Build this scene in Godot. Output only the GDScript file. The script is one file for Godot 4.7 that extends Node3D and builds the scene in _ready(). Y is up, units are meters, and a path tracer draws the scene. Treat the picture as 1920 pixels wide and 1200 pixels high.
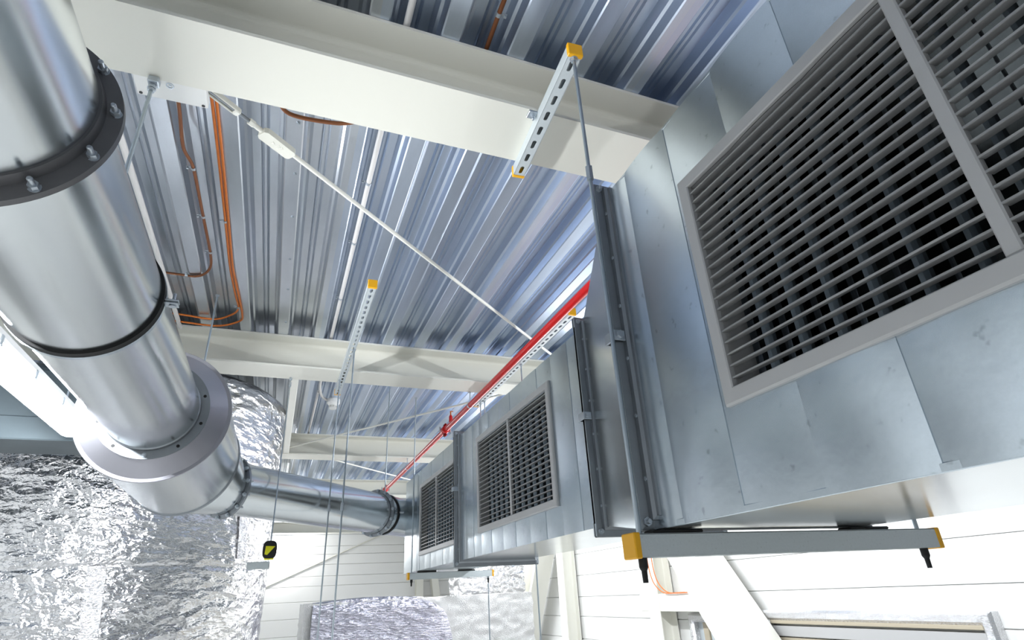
extends Node3D

# ---------------------------------------------------------------- mesh helpers
var st: SurfaceTool
var T := Transform3D()
var M := {}
var taken := {}
var rng := RandomNumberGenerator.new()

func begin() -> void:
	st = SurfaceTool.new()
	st.begin(Mesh.PRIMITIVE_TRIANGLES)
	T = Transform3D()

func vtx(p: Vector3, n: Vector3) -> void:
	st.set_normal((T.basis * n).normalized())
	st.add_vertex(T * p)

func tri_n(a: Vector3, b: Vector3, c: Vector3, na: Vector3, nb: Vector3, nc: Vector3) -> void:
	var n := (b - a).cross(c - a)
	if n.length_squared() < 1e-18:
		return
	if n.dot(na + nb + nc) > 0.0:
		vtx(a, na); vtx(c, nc); vtx(b, nb)
	else:
		vtx(a, na); vtx(b, nb); vtx(c, nc)

func tri(a: Vector3, b: Vector3, c: Vector3, out: Vector3) -> void:
	var n := (b - a).cross(c - a)
	if n.length_squared() < 1e-18:
		return
	n = n.normalized()
	if n.dot(out) < 0.0:
		n = -n
	tri_n(a, b, c, n, n, n)

func quad(a: Vector3, b: Vector3, c: Vector3, d: Vector3, out: Vector3) -> void:
	tri(a, b, c, out)
	tri(a, c, d, out)

# chamfered box round centre c
func cbox(c: Vector3, size: Vector3, b := 0.0) -> void:
	var h := size * 0.5
	b = minf(b, minf(h.x, minf(h.y, h.z)) * 0.9)
	var P := func(s: Vector3, ax: int) -> Vector3:
		var v := Vector3.ZERO
		for i in 3:
			v[i] = s[i] * (h[i] if i == ax else h[i] - b)
		return c + v
	var S := [-1.0, 1.0]
	for ax in 3:
		var a1 := (ax + 1) % 3
		var a2 := (ax + 2) % 3
		for s in S:
			var q := []
			for k in [[-1.0, -1.0], [1.0, -1.0], [1.0, 1.0], [-1.0, 1.0]]:
				var sv := Vector3.ZERO
				sv[ax] = s; sv[a1] = k[0]; sv[a2] = k[1]
				q.append(P.call(sv, ax))
			var out := Vector3.ZERO
			out[ax] = s
			quad(q[0], q[1], q[2], q[3], out)
	if b <= 0.0:
		return
	for ax in 3:   # edges that run along ax
		var a1 := (ax + 1) % 3
		var a2 := (ax + 2) % 3
		for s1 in S:
			for s2 in S:
				var u := Vector3.ZERO
				u[ax] = -1.0; u[a1] = s1; u[a2] = s2
				var w := u
				w[ax] = 1.0
				var out := Vector3.ZERO
				out[a1] = s1; out[a2] = s2
				quad(P.call(u, a1), P.call(w, a1), P.call(w, a2), P.call(u, a2), out)
	for sx in S:
		for sy in S:
			for sz in S:
				var s := Vector3(sx, sy, sz)
				tri(P.call(s, 0), P.call(s, 1), P.call(s, 2), s)

func bx(a: Vector3, b: Vector3, bev := 0.0) -> void:
	cbox((a + b) * 0.5, (b - a).abs(), bev)

# polygon in local xy pushed along local z from z0 to z1
func prism(poly: PackedVector2Array, z0: float, z1: float, caps := true) -> void:
	var n := poly.size()
	var area := 0.0
	for i in n:
		area += poly[i].cross(poly[(i + 1) % n])
	var sg := 1.0 if area > 0.0 else -1.0
	for i in n:
		var a := poly[i]
		var b := poly[(i + 1) % n]
		var e := b - a
		quad(Vector3(a.x, a.y, z0), Vector3(b.x, b.y, z0), Vector3(b.x, b.y, z1), Vector3(a.x, a.y, z1), Vector3(e.y, -e.x, 0) * sg)
	if caps:
		var idx := Geometry2D.triangulate_polygon(poly)
		for i in range(0, idx.size(), 3):
			var p := [poly[idx[i]], poly[idx[i + 1]], poly[idx[i + 2]]]
			tri(Vector3(p[0].x, p[0].y, z0), Vector3(p[1].x, p[1].y, z0), Vector3(p[2].x, p[2].y, z0), Vector3(0, 0, -1))
			tri(Vector3(p[0].x, p[0].y, z1), Vector3(p[1].x, p[1].y, z1), Vector3(p[2].x, p[2].y, z1), Vector3(0, 0, 1))

# profile of (radius, height) turned round local y; each profile step has its own normal, smooth round the turn
func lathe(prof: Array, segs := 32, a0 := 0.0, a1 := TAU) -> void:
	for k in prof.size() - 1:
		var p: Vector2 = prof[k]
		var q: Vector2 = prof[k + 1]
		var d := q - p
		var nn := Vector2(d.y, -d.x).normalized()
		for i in segs:
			var t0 := a0 + (a1 - a0) * i / segs
			var t1 := a0 + (a1 - a0) * (i + 1) / segs
			var c0 := Vector3(cos(t0), 0, sin(t0))
			var c1 := Vector3(cos(t1), 0, sin(t1))
			var A := c0 * p.x + Vector3.UP * p.y
			var B := c1 * p.x + Vector3.UP * p.y
			var C := c1 * q.x + Vector3.UP * q.y
			var D := c0 * q.x + Vector3.UP * q.y
			var n0 := c0 * nn.x + Vector3.UP * nn.y
			var n1 := c1 * nn.x + Vector3.UP * nn.y
			tri_n(A, B, C, n0, n1, n1)
			tri_n(A, C, D, n0, n1, n0)

func cyl(r: float, h0: float, h1: float, segs := 16) -> void:
	lathe([Vector2(0, h0), Vector2(r, h0), Vector2(r, h1), Vector2(0, h1)], segs)

# frame whose y axis runs along dir
func along(at: Vector3, dir: Vector3) -> Transform3D:
	var y := dir.normalized()
	var x := y.cross(Vector3(0, 0, 1))
	if x.length() < 0.1:
		x = y.cross(Vector3(1, 0, 0))
	x = x.normalized()
	return Transform3D(Basis(x, y, x.cross(y)), at)

func hexnut(r: float, h0: float, h1: float) -> void:
	var p := PackedVector2Array()
	for i in 6:
		p.append(Vector2(cos(i * PI / 3), sin(i * PI / 3)) * r)
	var keep := T
	T = T * Transform3D(Basis(Vector3(1, 0, 0), Vector3(0, 0, -1), Vector3(0, 1, 0)), Vector3.ZERO)
	prism(p, h0, h1)
	T = keep

# smooth tube through points
func tube(pts: PackedVector3Array, r: float, segs := 10, closed_ends := true) -> void:
	var n := pts.size()
	var rings := []
	var x := Vector3.ZERO
	for i in n:
		var d := (pts[mini(i + 1, n - 1)] - pts[maxi(i - 1, 0)]).normalized()
		if i == 0:
			x = d.cross(Vector3(0.3, 1, 0.2)).normalized()
		else:
			x = (x - d * x.dot(d)).normalized()
		var y := d.cross(x)
		var ring := []
		for k in segs + 1:
			var t := TAU * k / segs
			ring.append(x * cos(t) + y * sin(t))
		rings.append(ring)
	for i in n - 1:
		for k in segs:
			var a: Vector3 = rings[i][k]
			var b: Vector3 = rings[i][k + 1]
			var c: Vector3 = rings[i + 1][k + 1]
			var d: Vector3 = rings[i + 1][k]
			tri_n(pts[i] + a * r, pts[i] + b * r, pts[i + 1] + c * r, a, b, c)
			tri_n(pts[i] + a * r, pts[i + 1] + c * r, pts[i + 1] + d * r, a, c, d)
	if closed_ends:
		for e in [0, n - 1]:
			var out := (pts[0] - pts[1]) if e == 0 else (pts[n - 1] - pts[n - 2])
			for k in segs:
				tri(pts[e], pts[e] + rings[e][k] * r, pts[e] + rings[e][k + 1] * r, out)

func curve(pts: Array, step := 0.02) -> PackedVector3Array:
	var c := Curve3D.new()
	c.bake_interval = step
	for i in pts.size():
		var tan := Vector3.ZERO
		if i > 0 and i < pts.size() - 1:
			var d: Vector3 = pts[i + 1] - pts[i - 1]
			tan = d.normalized() * minf((pts[i] - pts[i - 1]).length(), (pts[i + 1] - pts[i]).length()) * 0.4
		c.add_point(pts[i], -tan, tan)
	return c.get_baked_points()

# smooth grid; pos[i][j]; normals from neighbours
func grid(pos: Array, out_hint: Vector3, centre = null) -> void:
	var n := pos.size()
	var m: int = pos[0].size()
	var nor := []
	for i in n:
		var row := []
		for j in m:
			var du: Vector3 = pos[mini(i + 1, n - 1)][j] - pos[maxi(i - 1, 0)][j]
			var dv: Vector3 = pos[i][mini(j + 1, m - 1)] - pos[i][maxi(j - 1, 0)]
			var k := du.cross(dv).normalized()
			var o: Vector3 = out_hint if centre == null else pos[i][j] - centre
			row.append(-k if k.dot(o) < 0.0 else k)
		nor.append(row)
	for i in n - 1:
		for j in m - 1:
			tri_n(pos[i][j], pos[i + 1][j], pos[i + 1][j + 1], nor[i][j], nor[i + 1][j], nor[i + 1][j + 1])
			tri_n(pos[i][j], pos[i + 1][j + 1], pos[i][j + 1], nor[i][j], nor[i + 1][j + 1], nor[i][j + 1])

# mitred rectangular ring: profile of (out from the rectangle, along z)
func ring_rect(x0: float, x1: float, y0: float, y1: float, prof: Array) -> void:
	for k in prof.size():
		var p: Vector2 = prof[k]
		var q: Vector2 = prof[(k + 1) % prof.size()]
		var cor := func(v: Vector2) -> Array:
			return [Vector3(x0 - v.x, y0 - v.x, v.y), Vector3(x1 + v.x, y0 - v.x, v.y), Vector3(x1 + v.x, y1 + v.x, v.y), Vector3(x0 - v.x, y1 + v.x, v.y)]
		var A: Array = cor.call(p)
		var B: Array = cor.call(q)
		var e := q - p
		var nn := Vector2(e.y, -e.x)
		for s in 4:
			var side: Vector3 = [Vector3(0, -1, 0), Vector3(1, 0, 0), Vector3(0, 1, 0), Vector3(-1, 0, 0)][s]
			quad(A[s], A[(s + 1) % 4], B[(s + 1) % 4], B[s], side * nn.x + Vector3(0, 0, nn.y))

# ---------------------------------------------------------------- scene-tree helpers
func numbered(called: String) -> String:
	if not taken.has(called):
		taken[called] = 0
		return called
	taken[called] += 1
	return "%s_%03d" % [called, taken[called]]

func tag(o: Node3D, label: String, category: String, group := "", kind := "") -> Node3D:
	o.set_meta("label", label)
	o.set_meta("category", category)
	if group: o.set_meta("group", group)
	if kind: o.set_meta("kind", kind)
	return o

func thing(called: String, label: String, category: String, at: Vector3, group := "", kind := "") -> Node3D:
	var o := Node3D.new()
	o.name = numbered(called)
	o.position = at
	add_child(o, true)
	return tag(o, label, category, group, kind)

# commits the SurfaceTool as one named mesh. Geometry is in world coordinates when the parent is a thing.
func obj(called: String, mat: Material, parent: Node3D = null, local := false) -> MeshInstance3D:
	var o := MeshInstance3D.new()
	o.mesh = st.commit()
	o.material_override = null
	o.mesh.surface_set_material(0, mat)
	if parent == null:
		o.name = numbered(called)
		add_child(o, true)
	else:
		o.name = called
		parent.add_child(o, true)
		if not local and not parent is MeshInstance3D:
			o.position = -parent.position
	return o

func struct(called: String, mat: Material, label: String) -> MeshInstance3D:
	var o := obj(called, mat)
	tag(o, label, called.split("_")[0], "", "structure")
	return o

# ---------------------------------------------------------------- materials
# tileable grey picture of a noise, lo..hi, its edges cross-faded
func noise_image(n: FastNoiseLite, size: int) -> Image:
	var skirt := size / 8
	var im := n.get_image(size + skirt, size + skirt, false, false, true)
	im.convert(Image.FORMAT_RGBAF)
	for pass_no in 2:
		for k in skirt:
			var t := float(k) / skirt
			for q in (size + skirt if pass_no == 0 else size):
				if pass_no == 0:
					var c := im.get_pixel(size + k, q).lerp(im.get_pixel(k, q), t)
					im.set_pixel(k, q, c)
				else:
					var c := im.get_pixel(q, size + k).lerp(im.get_pixel(q, k), t)
					im.set_pixel(q, k, c)
	return im.get_region(Rect2i(0, 0, size, size))

func make_noise(freq: float, kind: int, sd: int, octaves: int, ridged := false) -> FastNoiseLite:
	var n := FastNoiseLite.new()
	n.seed = sd
	n.noise_type = kind
	n.frequency = freq
	n.fractal_octaves = octaves
	if ridged:
		n.fractal_type = FastNoiseLite.FRACTAL_RIDGED
		n.domain_warp_enabled = true
		n.domain_warp_amplitude = 18.0
		n.domain_warp_frequency = 0.012
	return n

# ramp: list of [position, grey]; kept in floats, with a fine metal grain
func noise_tex(freq: float, kind: int, size: int, ramp: Array, sd: int, octaves := 3, grain := 0.015) -> ImageTexture:
	var n := make_noise(freq, kind, sd, octaves)
	var g := Gradient.new()
	g.offsets = PackedFloat32Array(ramp.map(func(r): return r[0]))
	g.colors = PackedColorArray(ramp.map(func(r): return Color(r[1], r[1], r[1])))
	var out := Image.create(size, size, false, Image.FORMAT_RGBF)
	var sk := size / 8
	for y in size:
		var ty := 1.0 if y >= sk else float(y) / sk
		for x in size:
			var tx := 1.0 if x >= sk else float(x) / sk
			var v := n.get_noise_2d(x, y)
			if tx < 1.0:
				v = lerpf(n.get_noise_2d(x + size, y), v, tx)
			if ty < 1.0:
				var w := n.get_noise_2d(x, y + size)
				if tx < 1.0:
					w = lerpf(n.get_noise_2d(x + size, y + size), w, tx)
				v = lerpf(w, v, ty)
			var c := g.sample(clampf(0.5 + 0.75 * v, 0.0, 1.0)).r + rng.randf_range(-grain, grain)
			out.set_pixel(x, y, Color(c, c, c))
	return ImageTexture.create_from_image(out)

func normal_tex(freq: float, kind: int, size: int, bump: float, sd: int, ridged := false) -> ImageTexture:
	var im := noise_image(make_noise(freq, kind, sd, 4, ridged), size)
	im.bump_map_to_normal_map(bump)
	im.convert(Image.FORMAT_RGB8)
	return ImageTexture.create_from_image(im)

func mat(col: Color, rough: float, metal := 0.0, spec := 0.5) -> StandardMaterial3D:
	var m := StandardMaterial3D.new()
	m.albedo_color = col
	m.roughness = rough
	m.metallic = metal
	m.metallic_specular = spec
	return m

func tri_map(m: StandardMaterial3D, scale: Vector3, albedo: Texture2D = null, normal: Texture2D = null, nscale := 1.0, rough: Texture2D = null) -> StandardMaterial3D:
	m.uv1_triplanar = true
	m.uv1_world_triplanar = false
	m.uv1_scale = scale
	m.albedo_texture = albedo
	if normal:
		m.normal_enabled = true
		m.normal_texture = normal
		m.normal_scale = nscale
	if rough:
		m.roughness_texture = rough
	return m

func make_materials() -> void:
	var sm := FastNoiseLite.TYPE_SIMPLEX_SMOOTH
	var mottle := noise_tex(0.012, sm, 256, [[0.0, 0.88], [1.0, 1.0]], 5, 5)
	var rough_m := noise_tex(0.02, sm, 256, [[0.0, 0.75], [1.0, 1.0]], 9, 4)
	var grime := noise_tex(0.03, sm, 512, [[0.0, 0.70], [0.07, 0.82], [0.13, 0.965], [1.0, 1.0]], 6, 6, 0.03)
	var even := noise_tex(0.02, sm, 256, [[0.0, 0.965], [1.0, 1.0]], 15, 2, 0.01)
	var fine_n := normal_tex(0.05, sm, 256, 1.2, 12)
	var crumple := normal_tex(0.012, FastNoiseLite.TYPE_SIMPLEX, 768, 26.0, 21, true)
	var weave := normal_tex(0.03, FastNoiseLite.TYPE_SIMPLEX, 384, 10.0, 22, true)
	M.galv = tri_map(mat(Color(0.80, 0.84, 0.87), 0.25, 1.0), Vector3(1.6, 1.6, 1.6), grime, fine_n, 0.05)
	M.galv_dark = tri_map(mat(Color(0.60, 0.62, 0.64), 0.42, 1.0), Vector3(5, 5, 5), mottle, fine_n, 0.15)
	M.galv_under = tri_map(mat(Color(0.80, 0.82, 0.83), 0.17, 1.0), Vector3(1.2, 1.2, 1.2), mottle)
	M.round = tri_map(mat(Color(0.87, 0.89, 0.90), 0.22, 1.0), Vector3(1.5, 1.5, 0.35), even)
	M.flange_grey = tri_map(mat(Color(0.42, 0.42, 0.43), 0.45, 0.35), Vector3(6, 6, 6), mottle, fine_n, 0.2)
	M.collar = tri_map(mat(Color(0.64, 0.64, 0.67), 0.43, 0.95), Vector3(3, 3, 3), even, fine_n, 0.1)
	M.deck_a = tri_map(mat(Color(0.80, 0.85, 0.93), 0.32, 1.0), Vector3(3, 3, 0.6), mottle)
	M.deck_b = tri_map(mat(Color(0.86, 0.88, 0.91), 0.28, 1.0), Vector3(2.5, 2.5, 0.8), mottle)
	M.deck_c = tri_map(mat(Color(0.82, 0.86, 0.92), 0.35, 1.0), Vector3(4, 4, 0.5), mottle)
	M.strut = tri_map(mat(Color(0.80, 0.83, 0.84), 0.45, 0.3), Vector3(9, 9, 9), grime, fine_n, 0.3)
	M.rod = mat(Color(0.70, 0.74, 0.77), 0.35, 0.9)
	M.bolt = mat(Color(0.74, 0.77, 0.80), 0.32, 0.75)
	M.cream = tri_map(mat(Color(0.885, 0.88, 0.84), 0.42), Vector3(3, 3, 3), null, fine_n, 0.1)
	M.white_steel = tri_map(mat(Color(0.93, 0.925, 0.89), 0.40), Vector3(3, 3, 3), null, fine_n, 0.1)
	M.wall = tri_map(mat(Color(0.93, 0.93, 0.92), 0.45), Vector3(2, 2, 2), null, fine_n, 0.06)
	M.groove = mat(Color(0.80, 0.80, 0.77), 0.8)
	M.floor = tri_map(mat(Color(0.74, 0.74, 0.73), 0.5), Vector3(1, 1, 1), mottle)
	M.roof = mat(Color(0.35, 0.35, 0.36), 0.9)
	M.grille = mat(Color(0.73, 0.73, 0.73), 0.45, 0.12)
	M.slat = mat(Color(0.60, 0.60, 0.60), 0.34, 0.15)
	M.blade = mat(Color(0.50, 0.54, 0.57), 0.4, 0.9)
	M.yellow = mat(Color(0.93, 0.68, 0.04), 0.45)
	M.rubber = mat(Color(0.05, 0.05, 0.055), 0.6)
	M.red = mat(Color(0.80, 0.06, 0.07), 0.28)
	M.copper = mat(Color(0.78, 0.43, 0.16), 0.35, 0.5)
	M.copper_dull = mat(Color(0.48, 0.29, 0.17), 0.5, 0.4)
	M.orange = mat(Color(0.95, 0.45, 0.16), 0.5)
	M.white_pvc = mat(Color(0.86, 0.85, 0.84), 0.4)
	M.white = mat(Color(0.92, 0.92, 0.91), 0.4)
	M.foil = tri_map(mat(Color(0.88, 0.88, 0.89), 0.18, 1.0), Vector3(0.5, 0.85, 0.5), null, crumple, 0.30)
	M.foil_tape = tri_map(mat(Color(0.92, 0.92, 0.93), 0.22, 1.0), Vector3(2, 5, 2), null, crumple, 0.8)
	M.foil_fine = tri_map(mat(Color(0.86, 0.86, 0.86), 0.34, 0.95), Vector3(3, 5, 3), null, weave, 0.9)
	M.foil_film = tri_map(mat(Color(0.84, 0.84, 0.89), 0.22, 0.95), Vector3(0.35, 3.0, 0.35), null, crumple, 1.0)
	M.grey_duct = tri_map(mat(Color(0.33, 0.37, 0.39), 0.55, 0.2), Vector3(2, 2, 2), mottle)
	M.seal = mat(Color(0.10, 0.10, 0.11), 0.6)
	M.tape_yellow = mat(Color(0.86, 0.85, 0.05), 0.5)
	M.tan = mat(Color(0.70, 0.66, 0.58), 0.6)
	M.lens = mat(Color(1, 1, 1), 0.5)
	M.lens.emission_enabled = true
	M.lens.emission = Color(0.97, 0.99, 1.0)
	M.lens.emission_energy_multiplier = 3.0

# ---------------------------------------------------------------- main
const EYE := Vector3.ZERO
const LAMP := 16.5

func _ready() -> void:
	rng.seed = 7
	var cam := Camera3D.new()
	cam.name = "camera"
	cam.position = EYE
	cam.rotation_degrees = Vector3(25.706, -22.415, -3.145)
	cam.fov = 58.873
	cam.near = 0.03
	cam.far = 100.0
	add_child(cam)
	var env := Environment.new()
	env.background_mode = Environment.BG_COLOR
	env.background_color = Color(0.0, 0.0, 0.0)
	env.tonemap_mode = Environment.TONE_MAPPER_LINEAR
	env.tonemap_exposure = 1.0
	env.sdfgi_enabled = true
	env.ssao_enabled = true
	env.ssil_enabled = true
	var we := WorldEnvironment.new()
	we.name = "environment"
	we.environment = env
	add_child(we)
	make_materials()

	luminaires()
	shell()
	beams()
	columns_right()
	rect_ducts()
	round_duct()
	foil_things()
	struts()
	rods()
	ties()
	red_pipe()
	cables()
	small_things()

# ---------------------------------------------------------------- lamps
func luminaire(x: float, y: float, z: float, label: String, energy := LAMP) -> void:
	var o := thing("batten_lamp", label, "lamp", Vector3(x, y, z), "white enclosed batten lamps")
	# housing profile across x, run along z
	begin()
	T = Transform3D(Basis(), Vector3(x, y, z))
	prism(PackedVector2Array([Vector2(-0.062, 0), Vector2(0.062, 0), Vector2(0.062, 0.016), Vector2(0.045, 0.05), Vector2(-0.045, 0.05), Vector2(-0.062, 0.016)]), -0.77, 0.77)
	obj("housing", M.white_pvc, o)
	begin()
	T = Transform3D(Basis(), Vector3(x, y, z))
	prism(PackedVector2Array([Vector2(-0.056, 0), Vector2(-0.054, -0.022), Vector2(-0.042, -0.038), Vector2(-0.02, -0.045), Vector2(0.02, -0.045), Vector2(0.042, -0.038), Vector2(0.054, -0.022), Vector2(0.056, 0)]), -0.755, 0.755)
	obj("diffuser", M.lens, o)
	for k in 5:
		for s in [-1.0, 1.0]:
			begin()
			T = Transform3D(Basis(), Vector3(x + s * 0.062, y, z - 0.66 + k * 0.33))
			cbox(Vector3(0, 0.002, 0), Vector3(0.006, 0.034, 0.016), 0.001)
			cbox(Vector3(s * 0.003, -0.018, 0), Vector3(0.006, 0.008, 0.012), 0.001)
			obj("clip", M.bolt, o)
	for s in [-0.55, 0.55]:
		begin()
		T = Transform3D(Basis(), Vector3(x, y, z + s))
		cyl(0.004, 0.045, 1.70 - y, 8)
		obj("hanger", M.rod, o)
	for s in [-1.0, 1.0]:   # the two sloping faces of the diffuser
		var l := AreaLight3D.new()
		l.name = "lamp_light"
		l.area_size = Vector2(0.06, 1.5)
		l.light_energy = energy * 0.5
		l.light_color = Color(0.97, 0.985, 1.0)
		l.area_range = 40.0
		l.shadow_enabled = true
		l.transform = Transform3D(Basis(), Vector3(s * 0.05, -0.045, 0)) * Transform3D(Basis(Vector3(0, 0, 1), s * deg_to_rad(54.0)) * Basis(Vector3(1, 0, 0), -PI / 2), Vector3.ZERO)
		o.add_child(l, true)

func luminaires() -> void:
	luminaire(-0.96, 0.815, -2.47, "bright white batten lamp with side clips beside the big round duct")
	luminaire(-0.96, 0.815, -0.45, "white batten lamp added out of view as fill light, next in line toward the viewer", LAMP * 0.45)  # added fill lamp, never in view
	luminaire(-0.96, 0.815, 1.6, "white batten lamp added unseen behind the viewer as fill light", LAMP * 0.15)  # unseen lamp added to fill light from the camera side
	for k in 4:
		luminaire(2.75, 1.0, -2.45 - k * 2.40, ["white batten lamp hidden behind the reducer of the grilled duct", "white batten lamp hidden behind the middle grilled duct", "white batten lamp hidden behind the farthest grilled duct", "white batten lamp beyond the row of grilled ducts"][k], LAMP * 0.52)
	luminaire(-0.6, 1.15, -10.2, "white batten lamp hanging behind the foil tank", LAMP * 0.8)

# ---------------------------------------------------------------- shell
const XL := -4.5
const XR := 4.5
const ZF := -14.6
const ZN := 3.4
const YF := -1.7
const DECK := 1.63

func shell() -> void:
	begin()
	bx(Vector3(XL - 0.2, YF - 0.2, ZF - 0.2), Vector3(XR + 0.2, YF, ZN + 0.2))
	struct("floor", M.floor, "plain pale grey floor of the plant room")
	# ceiling: slab with profiled steel sheets under it
	begin()
	bx(Vector3(XL - 0.2, DECK + 0.13, ZF - 0.2), Vector3(XR + 0.2, DECK + 0.3, ZN + 0.2))
	var c := struct("ceiling", M.roof, "ribbed galvanized steel deck ceiling above the beams")
	var half := [Vector2(0, 0), Vector2(0.028, 0), Vector2(0.033, 0.004), Vector2(0.044, 0.040), Vector2(0.054, 0.045), Vector2(0.064, 0.086), Vector2(0.097, 0.086), Vector2(0.103, 0.078), Vector2(0.109, 0.086)]
	var P := 0.2275
	var x := 0.115 - P * 20
	var k := 0
	while x < XR - 0.1:
		begin()
		var line := []
		for r in 4:
			var b := x + r * P
			for p in half:
				line.append(Vector2(b + p.x, p.y))
			for i in range(half.size() - 1, -1, -1):
				line.append(Vector2(b + P - half[i].x, half[i].y))
		for i in line.size() - 1:
			var a: Vector2 = line[i]
			var b2: Vector2 = line[i + 1]
			if a.distance_to(b2) < 1e-5 or b2.x > XR + 0.05 or a.x < XL - 0.05:
				continue
			var e := b2 - a
			quad(Vector3(a.x, DECK + a.y, ZN), Vector3(b2.x, DECK + b2.y, ZN), Vector3(b2.x, DECK + b2.y, ZF), Vector3(a.x, DECK + a.y, ZF), Vector3(e.y, -e.x, 0))
		obj("deck_sheet", [M.deck_a, M.deck_b, M.deck_c][k % 3], c)
		k += 1
		x += 4 * P
	for z in [-1.75, -2.05, -2.366, -2.75, -3.09, -3.54]:
		begin()
		T = along(Vector3(-0.1125 + 0.012, DECK, z), Vector3.DOWN)
		cyl(0.008, 0.0, 0.002, 10)
		hexnut(0.005, 0.002, 0.006)
		obj("screw", M.bolt, c)
	# walls made of horizontal sandwich panels
	wall("wall_right", Vector3(XR, 0, 0), "white horizontal panel wall behind the grilled ducts on the right", 2)
	wall("wall_far", Vector3(0, 0, ZF), "white horizontal panel wall at the far end of the room", 0)
	begin()
	bx(Vector3(XL - 0.2, YF, ZF), Vector3(XL, DECK + 0.13, ZN))
	struct("wall_left", M.wall, "white side wall hidden behind the foil tank")
	begin()
	bx(Vector3(XL, YF, ZN), Vector3(XR, DECK + 0.13, ZN + 0.2))
	struct("wall_near", M.wall, "white end wall behind the viewer")

func wall(called: String, at: Vector3, label: String, axis: int) -> void:
	begin()
	if axis == 2:
		bx(Vector3(XR + 0.05, YF, ZF - 0.2), Vector3(XR + 0.2, DECK + 0.13, ZN + 0.2))
	else:
		bx(Vector3(XL, YF, ZF - 0.2), Vector3(XR + 0.05, DECK + 0.13, ZF - 0.05))
	var w := struct(called, M.groove, label)
	var ys := [YF, -1.30, -0.98, -0.67, -0.37, -0.10, 0.20, 0.51, 0.82, 1.13, 1.44, DECK + 0.13] if axis == 2 else [YF, -1.25, -0.92, -0.60, -0.27, 0.056, 0.36, 0.56, 0.80, 1.015, 1.19, 1.44, DECK + 0.13]
	for i in ys.size() - 1:
		begin()
		var g := 0.0022
		if axis == 2:
			bx(Vector3(XR, ys[i] + g, ZF), Vector3(XR + 0.05, ys[i + 1] - g, ZN), 0.006)
		else:
			bx(Vector3(XL, ys[i] + g, ZF - 0.05), Vector3(XR, ys[i + 1] - g, ZF), 0.006)
		obj("wall_panel", M.wall, w)

# H profile along local z, centred at its bottom
func h_poly(w: float, h: float, tf: float, tw: float, r: float) -> PackedVector2Array:
	var p := PackedVector2Array()
	var hw := w * 0.5
	var hb := tw * 0.5
	p.append(Vector2(-hw, 0)); p.append(Vector2(hw, 0)); p.append(Vector2(hw, tf))
	for i in 7:
		var a := PI * 1.5 - i * PI / 12.0
		p.append(Vector2(hb + r + cos(a) * r, tf + r + sin(a) * r))
	for i in 7:
		var a := PI - i * PI / 12.0
		p.append(Vector2(hb + r + cos(a) * r, h - tf - r + sin(a) * r))
	p.append(Vector2(hw, h - tf)); p.append(Vector2(hw, h)); p.append(Vector2(-hw, h)); p.append(Vector2(-hw, h - tf))
	for i in 7:
		var a := PI * 0.5 - i * PI / 12.0
		p.append(Vector2(-hb - r + cos(a) * r, h - tf - r + sin(a) * r))
	for i in 7:
		var a := -i * PI / 12.0
		p.append(Vector2(-hb - r + cos(a) * r, tf + r + sin(a) * r))
	p.append(Vector2(-hw, tf))
	return p

func beams() -> void:
	var say := ["cream steel H beam nearest the viewer, crossing above the slotted strut", "second cream steel H beam, crossing behind the round duct", "third cream steel H beam, above the far grilled duct", "fourth cream steel H beam, just above the branch duct", "fifth cream steel H beam toward the far wall", "last cream steel H beam before the far wall"]
	var zs := [-1.341, -3.86, -6.40, -8.92, -11.44, -13.96]
	var poly := h_poly(0.24, 0.222, 0.012, 0.0075, 0.021)
	for i in 6:
		begin()
		T = Transform3D(Basis(Vector3(0, 0, -1), Vector3(0, 1, 0), Vector3(1, 0, 0)), Vector3(0, 1.407, zs[i]))
		prism(poly, XL, XR)
		tag(obj("steel_beam", M.cream), say[i], "beam", "cream roof beams", "thing")
	# slim member between second and third beam
	begin()
	bx(Vector3(-0.035, 1.412, -6.28), Vector3(0.02, 1.47, -3.98), 0.004)
	tag(obj("tie_member", M.white_steel), "slim white square tube running from the second to the third beam beside the tank", "beam", "", "thing")

func hbar(a: Vector3, b: Vector3, side: Vector3, w: float, h: float) -> void:
	# H profile from a to b; its web plane holds "side"
	var z := (b - a).normalized()
	var y := (side - z * side.dot(z)).normalized()
	T = Transform3D(Basis(y.cross(z), y, z), a - y * h * 0.5)
	prism(h_poly(w, h, 0.011, 0.008, 0.018), 0.0, (b - a).length())

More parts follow.
